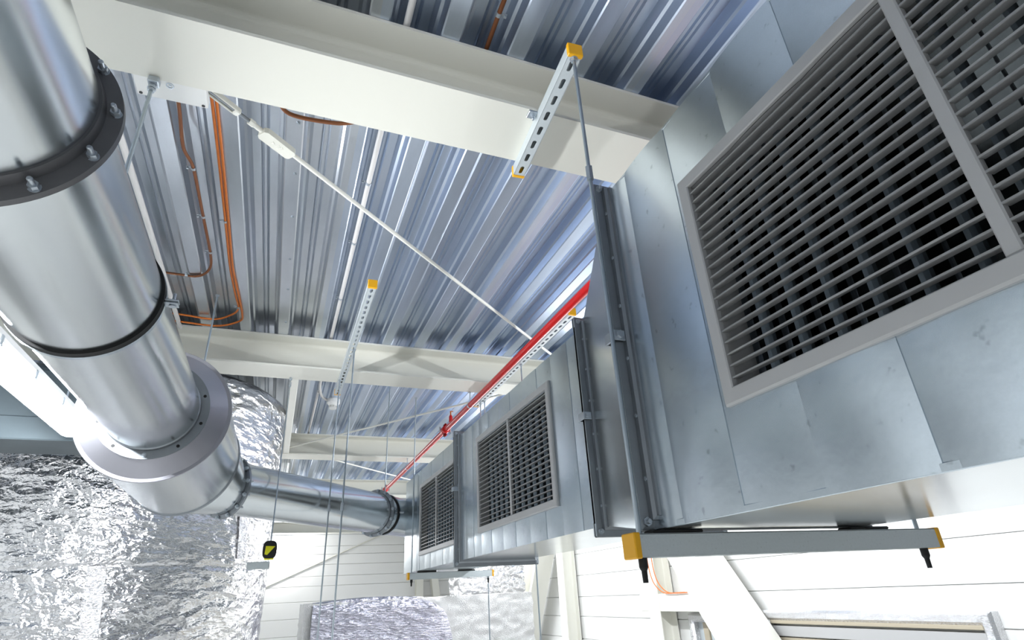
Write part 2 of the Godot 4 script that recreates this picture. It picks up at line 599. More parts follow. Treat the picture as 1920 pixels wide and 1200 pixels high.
func columns_right() -> void:
	var X := 4.36
	var names := {-1.34: "white steel H column at the near end of the right wall", -6.40: "white steel H column carrying orange cables by the wall opening", -8.88: "white steel H column at the tip of the inverted V of braces", -11.44: "white steel H column farther down the right wall"}
	for z in names:
		begin()
		hbar(Vector3(X, YF, z), Vector3(X, 1.40, z), Vector3(1, 0, 0), 0.22, 0.22)
		tag(obj("steel_column", M.white_steel), names[z], "column", "white columns on the right wall", "thing")
	begin()
	hbar(Vector3(4.16, 0.80, -9.24), Vector3(4.16, -1.65, -10.90), Vector3(0, -0.561, 0.828), 0.30, 0.38)
	tag(obj("diagonal_brace", M.white_steel), "white diagonal brace leaning away beside the inverted V column", "brace", "white diagonal braces", "thing")
	begin()
	hbar(Vector3(4.19, 1.2, -6.12), Vector3(4.19, -1.65, -3.99), Vector3(0, 0.598, 0.80), 0.36, 0.37)
	tag(obj("diagonal_brace", M.white_steel), "white diagonal brace sloping down in front of the wall opening", "brace", "white diagonal braces", "thing")
	begin()
	bx(Vector3(4.26, -0.275, -6.7), Vector3(4.46, -0.09, -5.2), 0.006)
	tag(obj("rail", M.white_steel), "short white horizontal rail between the column and the diagonal brace", "rail", "", "thing")
	# posts on the far wall
	for d in [[3.22, "pale post on the far wall, left of the pair"], [3.65, "slanting pale post on the far wall, right of the pair"]]:
		begin()
		var tilt := 0.0 if d[0] < 3.4 else 0.22
		hbar(Vector3(d[0] + tilt, YF, -14.35), Vector3(d[0] - tilt, 1.4, -14.35), Vector3(0, 0, 1), 0.16, 0.16)
		tag(obj("post", M.cream), d[1], "post", "posts on the far wall", "thing")
	# foil lined openings in the right wall
	opening(-4.86, -2.78, -0.262, -1.5, "wide foil lined opening with grey shutter in the right wall", true)
	opening(-6.02, -5.3, -0.30, -1.5, "narrow foil lined opening with ribbed sheet behind the diagonal brace", false)

func opening(z0: float, z1: float, ytop: float, ybot: float, label: String, wide: bool) -> void:
	var x := 4.42
	var o := thing("wall_opening", label, "opening", Vector3(XR, ybot, (z0 + z1) / 2), "foil lined wall openings")
	begin()
	T = Transform3D(Basis(Vector3(0, 0, 1), Vector3(0, 1, 0), Vector3(-1, 0, 0)), Vector3(XR, 0, 0))
	# local x -> world z, local z -> world -x
	ring_rect(z0 + 0.085, z1 - 0.085, ybot + 0.085, ytop - 0.085, [Vector2(0, 0.0), Vector2(0.0, 0.07), Vector2(0.02, 0.09), Vector2(0.065, 0.09), Vector2(0.085, 0.07), Vector2(0.085, 0)])
	obj("foil_lining", M.foil_tape, o)
	if wide:
		var parts := [[ytop - 0.085, ytop - 0.112, 0.075, M.tan], [ytop - 0.128, ytop - 0.215, 0.05, M.grille], [ytop - 0.225, ytop - 0.40, 0.045, M.tan], [ytop - 0.412, ybot + 0.09, 0.045, M.tan]]
		for p in parts:
			begin()
			bx(Vector3(XR - p[2], p[1], z0 + 0.085), Vector3(XR - 0.001, p[0], z1 - 0.085), 0.003)
			obj("shutter_panel", p[3], o)
	else:
		for k in 6:
			begin()
			var a := z0 + 0.085 + k * 0.092
			bx(Vector3(XR - (0.03 if k % 2 else 0.012), ybot + 0.09, a), Vector3(XR - 0.001, ytop - 0.085, a + 0.088), 0.005)
			obj("ribbed_sheet", M.tan if k % 2 else M.strut, o)

# ---------------------------------------------------------------- rectangular ducts
const NEAR_D := [0.68, 1.23, 0.097, 0.893]
const NEAR_FL := [0.68, 1.23, 0.127, 0.893]
const FAR_D := [0.91, 1.32, 0.168, 0.822]

func casing(d: Array, z0: float, z1: float, near_cap: bool, far_cap: bool) -> void:
	var t := 0.0016
	bx(Vector3(d[0], d[2], z0), Vector3(d[1], d[2] + t, z1))
	bx(Vector3(d[0], d[3] - t, z0), Vector3(d[1], d[3], z1))
	bx(Vector3(d[1] - t, d[2], z0), Vector3(d[1], d[3], z1))
	if near_cap:
		bx(Vector3(d[0], d[2], z1 - t), Vector3(d[1], d[3], z1))
	if far_cap:
		bx(Vector3(d[0], d[2], z0), Vector3(d[1], d[3], z0 + t))

# pillowed sheet on the side that faces -x
func sheet(x: float, y0: float, y1: float, z0: float, z1: float, bulge: float, proud: float) -> void:
	var pos := []
	var n := 8
	for i in n + 1:
		var t := float(i) / n
		var off := proud + bulge * (1.0 - pow(2.0 * t - 1.0, 2.0))
		pos.append([Vector3(x - off, y0, lerpf(z0, z1, t)), Vector3(x - off, y1, lerpf(z0, z1, t))])
	grid(pos, Vector3(-1, 0, 0))
	var back := []
	for r in pos:
		back.append([r[0] + Vector3(0.0012, 0, 0), r[1] + Vector3(0.0012, 0, 0)])
	grid(back, Vector3(1, 0, 0))
	for i in n:
		quad(pos[i][0], pos[i + 1][0], back[i + 1][0], back[i][0], Vector3.DOWN)
		quad(pos[i][1], pos[i + 1][1], back[i + 1][1], back[i][1], Vector3.UP)
	for i in [0, n]:
		quad(pos[i][0], pos[i][1], back[i][1], back[i][0], Vector3(0, 0, -1 if i == 0 else 1))

func face_panels(o: Node3D, d: Array, edges: Array, hole: Array, pull := 1.0) -> void:
	# hole: z0, z1, y0, y1
	for i in edges.size() - 1:
		var a: float = edges[i]
		var b: float = edges[i + 1]
		begin()
		var proud := 0.0006 + 0.0011 * (i % 2)
		var bulge := (0.0016 + 0.0026 * rng.randf()) * pull
		if b <= hole[0] + 0.001 or a >= hole[1] - 0.001:
			sheet(d[0], d[2], d[3], a, b, bulge, proud)
		else:
			sheet(d[0], d[2], hole[2], a, b, bulge, proud)
			obj("sheet_panel", M.galv, o)
			for side in [[a, hole[0]], [hole[1], b]]:
				if side[0] < side[1] - 0.001 and (side[0] == a or side[1] == b):
					begin()
					sheet(d[0], hole[2], hole[3], side[0], side[1], 0.0, proud)
					obj("sheet_panel", M.galv, o)
			begin()
			sheet(d[0], hole[3], d[3], a, b, bulge, proud)
		obj("sheet_panel", M.galv, o)

var flange_prof := [Vector2(-0.002, 0.0), Vector2(0.032, 0.0), Vector2(0.032, 0.006), Vector2(0.014, 0.009), Vector2(0.014, 0.022), Vector2(0.007, 0.026), Vector2(0.007, 0.034), Vector2(-0.002, 0.036)]

func flange(o: Node3D, d: Array, z: float, s: float) -> void:
	begin()
	T = Transform3D(Basis(Vector3(1, 0, 0), Vector3(0, 1, 0), Vector3(0, 0, s)), Vector3(0, 0, z))
	ring_rect(d[0], d[1], d[2], d[3], flange_prof)
	obj("flange", M.galv_dark, o)
	for cx in [d[0], d[1]]:
		for cy in [d[2], d[3]]:
			var sx: float = -1.0 if cx == d[0] else 1.0
			var sy: float = -1.0 if cy == d[2] else 1.0
			begin()
			var c := Vector3(cx + sx * 0.012, cy + sy * 0.012, z + s * 0.004)
			cbox(c + Vector3(sx * 0.006, 0, 0), Vector3(0.036, 0.036, 0.004), 0.001)
			T = along(c + Vector3(sx * 0.008, sy * 0.004, s * 0.002), Vector3(0, 0, s))
			hexnut(0.009, 0.0, 0.007)
			cyl(0.0045, 0.0, 0.014, 8)
			obj("corner_bolt", M.bolt, o)
	var n := 6
	for k in n:
		begin()
		T = along(Vector3(d[0] - 0.012, lerpf(d[2], d[3], (k + 0.5) / n), z + s * 0.017), Vector3(-1, 0, 0))
		cyl(0.004, 0.0, 0.004, 8)
		obj("screw", M.bolt, o)

func g_clamp(o: Node3D, x: float, y: float, z: float) -> void:
	begin()
	T = Transform3D(Basis(), Vector3(x, y, z))
	cbox(Vector3(-0.004, 0, 0.018), Vector3(0.03, 0.024, 0.005), 0.001)
	cbox(Vector3(-0.004, 0, -0.018), Vector3(0.03, 0.024, 0.005), 0.001)
	cbox(Vector3(-0.017, 0, 0), Vector3(0.005, 0.024, 0.04), 0.001)
	T = along(Vector3(x - 0.006, y, z + 0.02), Vector3(0, 0, 1))
	hexnut(0.009, 0.0, 0.008)
	obj("flange_clamp", M.bolt, o)

func grille_master() -> Node3D:
	# local frame: x out of the wall is -x, opening 0.84 along z and 0.41 along y, base at the middle of the lower edge
	var o := Node3D.new()
	o.name = "ventilation_grille"
	add_child(o, true)
	var L := 0.42
	var H := 0.41
	begin()
	T = Transform3D(Basis(Vector3(0, 0, 1), Vector3(0, 1, 0), Vector3(-1, 0, 0)), Vector3.ZERO)
	ring_rect(-L, L, 0.025, 0.025 + H, [Vector2(0.025, 0.0), Vector2(0.027, 0.0), Vector2(0.027, 0.007), Vector2(0.024, 0.011), Vector2(0.002, 0.011), Vector2(0.0, 0.009), Vector2(0.0, -0.06), Vector2(0.0015, -0.06), Vector2(0.0015, 0.0)])
	obj("frame", M.grille, o, true)
	begin()
	cbox(Vector3(-0.001, 0.025 + H / 2, 0), Vector3(0.014, H, 0.018), 0.002)
	obj("mullion", M.grille, o, true)
	# horizontal slats
	var prof := PackedVector2Array([Vector2(-0.0062, -0.0014), Vector2(-0.0062, 0.0014), Vector2(-0.005, 0.0018), Vector2(0.002, 0.0010), Vector2(0.008, 0.0006), Vector2(0.008, -0.0006), Vector2(0.002, -0.0010), Vector2(-0.005, -0.0018)])
	begin()
	prism(prof, 0.0, L - 0.009)
	var slat_mesh := st.commit()
	slat_mesh.surface_set_material(0, M.slat)
	for s in [-1, 1]:
		for k in 19:
			var m := MeshInstance3D.new()
			m.name = "slat"
			m.mesh = slat_mesh
			m.position = Vector3(0.0, 0.025 + H * (k + 0.75) / 19.5, -L if s < 0 else 0.009)
			var r := rng.randf_range(-2.0, 2.0)
			if rng.randf() < 0.12:
				r += 9.0
			m.rotation_degrees.z = r
			o.add_child(m, true)
	# upright damper blades behind
	begin()
	prism(PackedVector2Array([Vector2(-0.010, 0.0), Vector2(-0.003, 0.0018), Vector2(0.003, 0.0018), Vector2(0.010, 0.0), Vector2(0.004, -0.0012), Vector2(-0.004, -0.0012)]), 0.0, H - 0.004)
	var blade_mesh := st.commit()
	blade_mesh.surface_set_material(0, M.blade)
	for k in 26:
		var m := MeshInstance3D.new()
		m.name = "damper_blade"
		m.mesh = blade_mesh
		m.transform = Transform3D(Basis(Vector3(1, 0, 0), -PI / 2), Vector3(0.046, 0.027, -L + 0.84 * (k + 0.5) / 26))
		m.transform.basis = m.transform.basis * Basis(Vector3(0, 0, 1), deg_to_rad(-32.0 if k % 2 else 8.0))
		o.add_child(m, true)
	return o

func rect_ducts() -> void:
	var nz := -0.988
	var far_join := -3.10
	var mid_start := -1.57
	# nearest duct
	var o := thing("grilled_duct", "largest galvanized rectangular duct, nearest the viewer on the right", "duct", Vector3(0.95, 0.097, 0), "galvanized rectangular ducts with grilles")
	begin()
	casing(NEAR_D, nz, 1.2, true, false)
	obj("casing", M.galv_under, o)
	begin()
	bx(Vector3(0.72, 0.11, -0.97), Vector3(0.724, 0.12, 1.19))
	bx(Vector3(NEAR_D[0] - 0.002, NEAR_D[2] - 0.001, nz), Vector3(NEAR_D[0] + 0.004, NEAR_D[2] + 0.010, 1.2), 0.001)
	bx(Vector3(NEAR_D[0] - 0.002, NEAR_D[3] - 0.006, nz), Vector3(NEAR_D[0] + 0.004, NEAR_D[3] + 0.001, 1.2), 0.001)
	obj("corner_seam", M.galv, o)
	var edges := [nz]
	var z := -0.89
	while z < 1.1:
		edges.append(z)
		z += 0.157
	edges.append(1.2)
	face_panels(o, NEAR_D, edges, [-0.69, 0.15, 0.287, 0.697])
	flange(o, NEAR_FL, nz + 0.002, 1.0)
	g_clamp(o, NEAR_D[0] - 0.022, 0.50, nz + 0.0)
	# reducer
	o = thing("duct_reducer", "tapering galvanized reducer between the largest duct and the middle duct", "duct", Vector3(1.0, 0.12, -1.28))
	begin()
	var za := nz - 0.002
	var zb := mid_start
	var cor := func(d: Array, zz: float) -> Array: return [Vector3(d[0], d[2], zz), Vector3(d[1], d[2], zz), Vector3(d[1], d[3], zz), Vector3(d[0], d[3], zz)]
	var A: Array = cor.call(NEAR_D, za)
	var B: Array = cor.call(FAR_D, zb)
	for s in 4:
		var out: Vector3 = [Vector3(0, -1, 0), Vector3(1, 0, 0), Vector3(0, 1, 0), Vector3(-1, 0, 0)][s]
		quad(A[s], A[(s + 1) % 4], B[(s + 1) % 4], B[s], out)
		var q := []
		for v in [A[s], A[(s + 1) % 4], B[(s + 1) % 4], B[s]]:
			q.append(v - out * 0.0016)
		quad(q[0], q[1], q[2], q[3], -out)
	obj("taper", M.galv_under, o)
	flange(o, NEAR_FL, nz - 0.001, -1.0)
	flange(o, FAR_D, zb + 0.002, 1.0)
	# middle duct
	o = thing("grilled_duct", "middle galvanized rectangular duct, second along the run", "duct", Vector3(1.1, 0.168, -2.3), "galvanized rectangular ducts with grilles")
	begin()
	casing(FAR_D, far_join, mid_start, false, false)
	obj("casing", M.galv_under, o)
	edges = [far_join, -2.98, -2.85, -2.73, -2.588, -2.432, -2.288, -2.131, -1.983, -1.84, -1.70, mid_start]
	face_panels(o, FAR_D, edges, [-2.73, -1.89, 0.292, 0.698], 0.45)
	flange(o, FAR_D, mid_start - 0.001, -1.0)
	flange(o, FAR_D, far_join + 0.001, 1.0)
	g_clamp(o, FAR_D[0] - 0.022, 0.50, mid_start)
	g_clamp(o, FAR_D[0] - 0.022, 0.53, far_join)
	# farthest duct
	o = thing("grilled_duct", "farthest and smallest looking galvanized rectangular duct, fed by the branch duct", "duct", Vector3(1.1, 0.168, -3.8), "galvanized rectangular ducts with grilles")
	begin()
	casing(FAR_D, -4.57, far_join, false, true)
	obj("casing", M.galv_under, o)
	edges = [-4.57, -4.30, -4.05, -3.90, -3.75, -3.60, -3.45, -3.30, -3.16, far_join]
	face_panels(o, FAR_D, edges, [-4.01, -3.18, 0.280, 0.692], 0.3)
	flange(o, FAR_D, far_join - 0.001, -1.0)
	# grilles
	var say := ["large grey louvre grille filling the right edge of the photo", "medium grey louvre grille on the middle duct", "small grey louvre grille on the farthest duct"]
	var g := grille_master()
	var spots := [Vector3(0.679, 0.262, -0.27), Vector3(0.909, 0.268, -2.31), Vector3(0.909, 0.257, -3.595)]
	for i in 3:
		var k: Node3D = g
		if i > 0:
			k = g.duplicate()
			k.name = "ventilation_grille_%03d" % i
			add_child(k, true)
		k.position = spots[i]
		tag(k, say[i], "grille", "louvre grilles on the ducts")

# ---------------------------------------------------------------- round duct, barrel, branch
const AX := Vector2(-0.487, 0.693)

func zt(z: float) -> Transform3D:   # local y runs along world +z
	return Transform3D(Basis(Vector3(1, 0, 0), Vector3(0, 0, 1), Vector3(0, -1, 0)), Vector3(AX.x, AX.y, z))

func shell_pipe(r: float, z0: float, z1: float, segs := 96) -> void:
	lathe([Vector2(r, z1 - z0), Vector2(r, 0), Vector2(r - 0.002, 0), Vector2(r - 0.002, z1 - z0), Vector2(r, z1 - z0)], segs)

func bolt_at(p: Vector3, dir: Vector3, r := 0.006, length := 0.03) -> void:
	T = along(p, dir)
	lathe([Vector2(0, -0.004), Vector2(r * 2.1, -0.004), Vector2(r * 2.1, 0.002), Vector2(0, 0.002)], 14)
	hexnut(r * 1.75, 0.002, 0.010)
	lathe([Vector2(0, 0.0), Vector2(r, 0.0), Vector2(r, length - 0.002), Vector2(r * 0.7, length), Vector2(0, length)], 10)

func round_duct() -> void:
	var r := 0.156
	var o := thing("round_duct", "big shiny galvanized round duct running in from the upper left", "duct", Vector3(AX.x, AX.y - r, -1.2))
	var cuts := [[1.3, -0.828], [-0.842, -1.448], [-1.452, -2.385]]
	for c in cuts:
		begin()
		T = zt(c[1])
		shell_pipe(r, c[1], c[0])
		obj("pipe_section", M.round, o)
	# bolted angle ring
	begin()
	T = zt(-0.848)
	lathe([Vector2(r, 0), Vector2(0.184, 0), Vector2(0.184, 0.006), Vector2(r + 0.006, 0.010), Vector2(r + 0.004, 0.028), Vector2(r, 0.028)], 96)
	lathe([Vector2(r, -0.028), Vector2(r + 0.004, -0.028), Vector2(r + 0.006, -0.010), Vector2(0.184, -0.006), Vector2(0.184, 0.0), Vector2(r, 0)], 96)
	var fl := obj("flange_ring", M.flange_grey, o)
	for k in 12:
		var a := TAU * (k + 0.27) / 12
		begin()
		bolt_at(Vector3(AX.x + cos(a) * 0.174, AX.y + sin(a) * 0.174, -0.842), Vector3(0, 0, 1), 0.0042, 0.024)
		obj("bolt", M.bolt, fl)
	# clamp band with rubber lining, hung from a rod
	o = thing("pipe_clamp", "thin steel clamp band with black rubber lining round the big duct", "clamp", Vector3(AX.x, AX.y, -1.46))
	begin()
	T = zt(-1.467)
	lathe([Vector2(r, 0), Vector2(r + 0.007, 0), Vector2(r + 0.007, 0.024), Vector2(r, 0.024)], 96)
	obj("rubber_lining", M.rubber, o)
	begin()
	T = zt(-1.475)
	lathe([Vector2(r, 0), Vector2(r + 0.0085, 0), Vector2(r + 0.0085, 0.014), Vector2(r, 0.014)], 96)
	obj("band", M.galv, o)
	for s in [-1.0, 1.0]:
		begin()
		cbox(Vector3(AX.x + s * (r + 0.02), AX.y + 0.004, -1.465), Vector3(0.034, 0.004, 0.024), 0.001)
		cbox(Vector3(AX.x + s * (r + 0.02), AX.y - 0.004, -1.465), Vector3(0.034, 0.004, 0.024), 0.001)
		bolt_at(Vector3(AX.x + s * (r + 0.024), AX.y - 0.006, -1.465), Vector3(0, 1, 0), 0.004, 0.034)
		obj("clamp_bolt", M.bolt, o)
	begin()
	T = along(Vector3(AX.x, AX.y + r + 0.004, -1.466), Vector3.UP)
	hexnut(0.011, 0.0, 0.022)
	obj("clamp_nut", M.bolt, o)

	# silencer barrel with reducer plate and elbow
	o = thing("duct_barrel", "wide galvanized barrel with flat collar at the end of the big round duct", "duct", Vector3(AX.x, AX.y - 0.257, -2.9))
	var R := 0.257
	begin()
	T = zt(-2.46)
	lathe([Vector2(r - 0.001, 0.078), Vector2(r + 0.003, 0.075), Vector2(r + 0.004, 0.058), Vector2(0.190, 0.058), Vector2(0.190, 0.051), Vector2(r, 0.049)], 96)
	obj("flange_ring", M.galv_dark, o)
	begin()
	T = zt(-2.46)
	lathe([Vector2(r, 0.050), Vector2(0.188, 0.049), Vector2(0.250, 0.003), Vector2(0.262, 0.002), Vector2(0.264, -0.002), Vector2(0.262, -0.008), Vector2(R, -0.010)], 96)
	obj("collar_plate", M.collar, o)
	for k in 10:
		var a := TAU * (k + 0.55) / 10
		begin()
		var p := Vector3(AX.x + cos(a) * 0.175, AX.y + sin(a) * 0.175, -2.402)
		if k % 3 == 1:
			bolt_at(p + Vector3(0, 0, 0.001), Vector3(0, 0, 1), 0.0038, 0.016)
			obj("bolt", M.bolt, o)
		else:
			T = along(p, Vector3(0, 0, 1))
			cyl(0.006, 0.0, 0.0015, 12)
			obj("painted_hole", M.rubber, o)  # black disc painting the darkness of an open bolt hole
	# shell cut by the mitre plane
	var mit := func(a: float, rad: float) -> Vector3:
		var x := AX.x + cos(a) * rad
		return Vector3(x, AX.y + sin(a) * rad, -3.37 + 0.414 * (x - AX.x))
	var n := 96
	begin()
	for i in n:
		var a0 := TAU * i / n
		var a1 := TAU * (i + 1) / n
		var n0 := Vector3(cos(a0), sin(a0), 0)
		var n1 := Vector3(cos(a1), sin(a1), 0)
		var p0 := Vector3(AX.x, AX.y, -2.465) + n0 * R
		var p1 := Vector3(AX.x, AX.y, -2.465) + n1 * R
		tri_n(p0, p1, mit.call(a1, R), n0, n1, n1)
		tri_n(p0, mit.call(a1, R), mit.call(a0, R), n0, n1, n0)
	obj("barrel_shell", M.round, o)
	begin()
	var lip := PackedVector3Array()
	for i in n + 1:
		lip.append(mit.call(TAU * i / n, R + 0.001))
	tube(lip, 0.006, 8, false)
	obj("mitre_seam", M.galv_dark, o)
	# eccentric elbow from the mitre ellipse to the branch collar
	var c1 := Vector3(-0.279, 0.596, -3.50)
	var c2 := Vector3(0.66, 0.583, -4.44)
	var d := (c2 - c1).normalized()
	var u := Vector3(-d.z, 0, d.x)   # sideways, toward +x
	if u.x < 0: u = -u
	var rb := 0.14
	var pos := []
	for i in n + 1:
		var a := TAU * i / n
		var p: Vector3 = mit.call(a, R - 0.002)
		var q := c1 + (u * cos(a) + Vector3.UP * sin(a)) * rb
		var p2 := p.lerp(q, 0.55)
		pos.append([p, p2, q])
	begin()
	grid(pos, Vector3.ZERO, c1 + Vector3(-0.08, 0, 0.06))
	obj("elbow", M.round, o)

	# branch
	o = thing("branch_duct", "smaller galvanized round duct from the barrel to the farthest grilled duct", "duct", c1 - Vector3(0, rb, 0))
	begin()
	tube(curve([c1, c2, Vector3(0.98, 0.578, -4.76), Vector3(1.10, 0.575, -4.86), Vector3(1.115, 0.575, -4.74), Vector3(1.115, 0.575, -4.57)], 0.05), rb, 64)
	obj("pipe_section", M.round, o)
	for e in [[c1, 9], [c2, 12]]:
		begin()
		T = along(e[0], d)
		lathe([Vector2(rb, -0.022), Vector2(rb + 0.004, -0.022), Vector2(rb + 0.005, -0.008), Vector2(rb + 0.026, -0.006), Vector2(rb + 0.026, 0.006), Vector2(rb + 0.005, 0.008), Vector2(rb + 0.004, 0.022), Vector2(rb, 0.022)], 80)
		var fl2 := obj("flange_ring", M.galv_dark, o)
		for k in 14:
			var a := TAU * (k + 0.2) / 14
			begin()
			var rad := u * cos(a) + Vector3.UP * sin(a)
			T = along(e[0] + rad * (rb + 0.018), d)
			cyl(0.006, -0.022, 0.022, 8)
			hexnut(0.011, -0.016, -0.007)
			obj("bolt", M.bolt, fl2)
	begin()
	T = along(c2 + d * 0.10, d)
	lathe([Vector2(rb, -0.014), Vector2(rb + 0.006, -0.014), Vector2(rb + 0.006, 0.004), Vector2(rb, 0.004)], 80)
	obj("rubber_band", M.rubber, o)
	begin()
	T = along(c2 + d * 0.108, d)
	lathe([Vector2(rb, -0.006), Vector2(rb + 0.007, -0.006), Vector2(rb + 0.007, 0.010), Vector2(rb, 0.010)], 80)
	obj("clamp_band", M.galv, o)
	for s in [-1.0, 1.0]:
		begin()
		cbox(c2 + d * 0.108 + u * s * (rb + 0.016) + Vector3(0, 0, 0), Vector3(0.03, 0.012, 0.03), 0.002)
		obj("clamp_ear", M.bolt, o)

# ---------------------------------------------------------------- foil
func foil_things() -> void:
	var noise := FastNoiseLite.new()
	noise.seed = 31
	noise.noise_type = FastNoiseLite.TYPE_SIMPLEX
	noise.frequency = 1.0
	noise.fractal_type = FastNoiseLite.FRACTAL_RIDGED
	noise.fractal_octaves = 3
	var big := FastNoiseLite.new()
	big.seed = 32
	big.frequency = 1.6
	var C := Vector3(-1.07, 0, -5.03)
	var R := 1.035
	var o := thing("foil_tank", "huge upright tank wrapped in crinkled silver foil at the lower left", "tank", Vector3(C.x, YF, C.z))
	begin()
	var pos := []
	var na := 420
	var nh := 220
	var ytop := 1.51
	for i in na + 1:
		var a := -0.25 + (PI + 0.5) * i / na   # the side that faces the room
		var col := []
		for j in nh + 1:
			var y := lerpf(-0.95, ytop, float(j) / nh)
			var arc := a * R
			var w := 0.006 * noise.get_noise_3d(arc * 3.0, y * 7.0, 0.0) + 0.007 * big.get_noise_3d(arc, y, 4.0)
			# seams of the wrap, one course every 0.62 m
			var m := fposmod(y - 0.245, 0.62)
			w += 0.010 * exp(-pow((m - 0.31) / 0.02, 2.0)) * 0.0 - 0.008 * exp(-pow(minf(m, 0.62 - m) / 0.012, 2.0))
			var rr := R + w
			if y > ytop - 0.10:
				var t := (y - ytop + 0.10) / 0.10
				rr -= 0.10 * (1.0 - sqrt(maxf(0.0, 1.0 - t * t)))
			col.append(Vector3(C.x + cos(a) * rr, y, C.z + sin(a) * rr))
		pos.append(col)
	grid(pos, Vector3.ZERO, C + Vector3(0, 0.3, 0))
	obj("foil_wrap", M.foil, o)
	begin()
	T = Transform3D(Basis(), Vector3(C.x, 0, C.z))
	cyl(R - 0.12, YF, ytop - 0.002, 64)
	obj("tank_body", M.foil_fine, o)
	# tape strips over the foil
	var strips := [[2.25, 0.98, 0.16, 0.72], [1.38, -0.05, 0.09, 0.5], [0.62, 0.55, 0.08, 0.42]]
	for s in strips:
		begin()
		var g := []
		for i in 9:
			var col := []
			for j in 25:
				var a: float = s[0] + (i / 8.0 - 0.5) * s[2] / R + (j / 24.0 - 0.5) * 0.06
				var y: float = s[1] + (j / 24.0 - 0.5) * s[3] * 1.2
				var rr := R + 0.010 + 0.004 * noise.get_noise_2d(a * 9.0, y * 9.0)
				col.append(Vector3(C.x + cos(a) * rr, y, C.z + sin(a) * rr))
			g.append(col)
		grid(g, Vector3.ZERO, C)
		obj("foil_tape", M.foil_tape, o)

	# dark grey duct between lamp and tank
	o = thing("grey_duct", "dull dark grey duct between the bright lamp and the foil tank", "duct", Vector3(-2.3, 0.80, -3.62))
	begin()
	T = Transform3D(Basis(Vector3(0, 0, -1), Vector3(0, 1, 0), Vector3(1, 0, 0)), Vector3(0, 0, -3.62))
	var pr := PackedVector2Array()
	for k in 16:
		var a := PI * k / 15.0
		pr.append(Vector2(cos(a) * 0.16, 1.15 + sin(a) * 0.10))
	pr.append(Vector2(-0.16, 0.92))
	pr.append(Vector2(0.16, 0.92))
	prism(pr, -4.4, -0.86)
	obj("casing", M.grey_duct, o)
	begin()
	bx(Vector3(-4.4, 0.805, -3.79), Vector3(-0.855, 0.925, -3.452), 0.006)
	obj("lower_tray", M.grey_duct, o)

	# big lagged box low in the background
	o = thing("foil_box", "long horizontal box duct lagged in pale silver foil in the lower background", "duct", Vector3(1.6, -1.0, -7.4))
	begin()
	foil_block(Vector3(0.36, -1.3, -7.9), Vector3(2.95, 0.0, -7.0), noise, 0.012, 90, 50)
	obj("foil_wrap", M.foil_fine, o)
	begin()
	foil_sleeve(noise)
	obj("film_wrap", M.foil_film, o)
	o = thing("foil_riser", "upright foil lagged duct rising behind the long foil box", "duct", Vector3(2.5, 0.0, -8.4))
	begin()
	foil_block(Vector3(2.40, -0.4, -8.7), Vector3(3.35, 1.3, -8.2), noise, 0.018, 60, 80)
	obj("foil_wrap", M.foil, o)

func foil_block(a: Vector3, b: Vector3, noise: FastNoiseLite, amp: float, nu: int, nv: int) -> void:
	var c := (a + b) * 0.5
	var faces := [[0, 1, 2, 1.0], [0, 1, 2, -1.0], [2, 1, 0, 1.0], [2, 1, 0, -1.0], [0, 2, 1, 1.0]]
	for f in faces:
		var pos := []
		for i in nu + 1:
			var col := []
			for j in nv + 1:
				var p := Vector3.ZERO
				p[f[0]] = lerpf(a[f[0]], b[f[0]], float(i) / nu)
				p[f[1]] = lerpf(a[f[1]], b[f[1]], float(j) / nv)
				p[f[2]] = b[f[2]] if f[3] > 0 else a[f[2]]
				var w := amp * noise.get_noise_3d(p.x * 2.5, p.y * 8.0, p.z * 2.5)
				var dir := (p - c)
				p += Vector3(signf(dir.x) * float(absf(dir.x) > (b.x - a.x) * 0.499), signf(dir.y) * float(absf(dir.y) > (b.y - a.y) * 0.499), signf(dir.z) * float(absf(dir.z) > (b.z - a.z) * 0.499)) * w
				col.append(p)
			pos.append(col)
		var out := Vector3.ZERO
		out[f[2]] = f[3]
		grid(pos, out)

func foil_sleeve(noise: FastNoiseLite) -> void:
	# loose film over the left part of the box, its right end cut round
	var pos := []
	for i in 81:
		var t := i / 80.0
		var col := []
		for j in 61:
			var s := j / 60.0
			var y := lerpf(-1.25, 0.0, s)
			var x1 := 1.85 - 0.0 * s
			var cut := 0.20 * pow(maxf(0.0, (s - 0.78) / 0.22), 3.0)
			var x := lerpf(0.44, x1 + 0.32 * (1.0 - s) - cut, t)
			var roll := pow(maxf(0.0, (s - 0.9) / 0.1), 2.0) * 0.05
			var z := -6.965 + 0.02 * noise.get_noise_3d(x * 0.8, y * 6.0 + x * 1.2, 9.0) - roll - 0.03 * pow(maxf(0.0, (t - 0.93) / 0.07), 2.0)
			col.append(Vector3(x, y + 0.03 * smoothstep(0.7, 1.0, s) * sin(t * 3.1), z))
		pos.append(col)
	grid(pos, Vector3(0, 0, 1))
	var top := []
	for i in 81:
		var t: Vector3 = pos[i][60]
		top.append([t, t + Vector3(0, 0.012, -0.03), Vector3(t.x, t.y - 0.005, -7.5)])
	grid(top, Vector3(0, 1, 0))

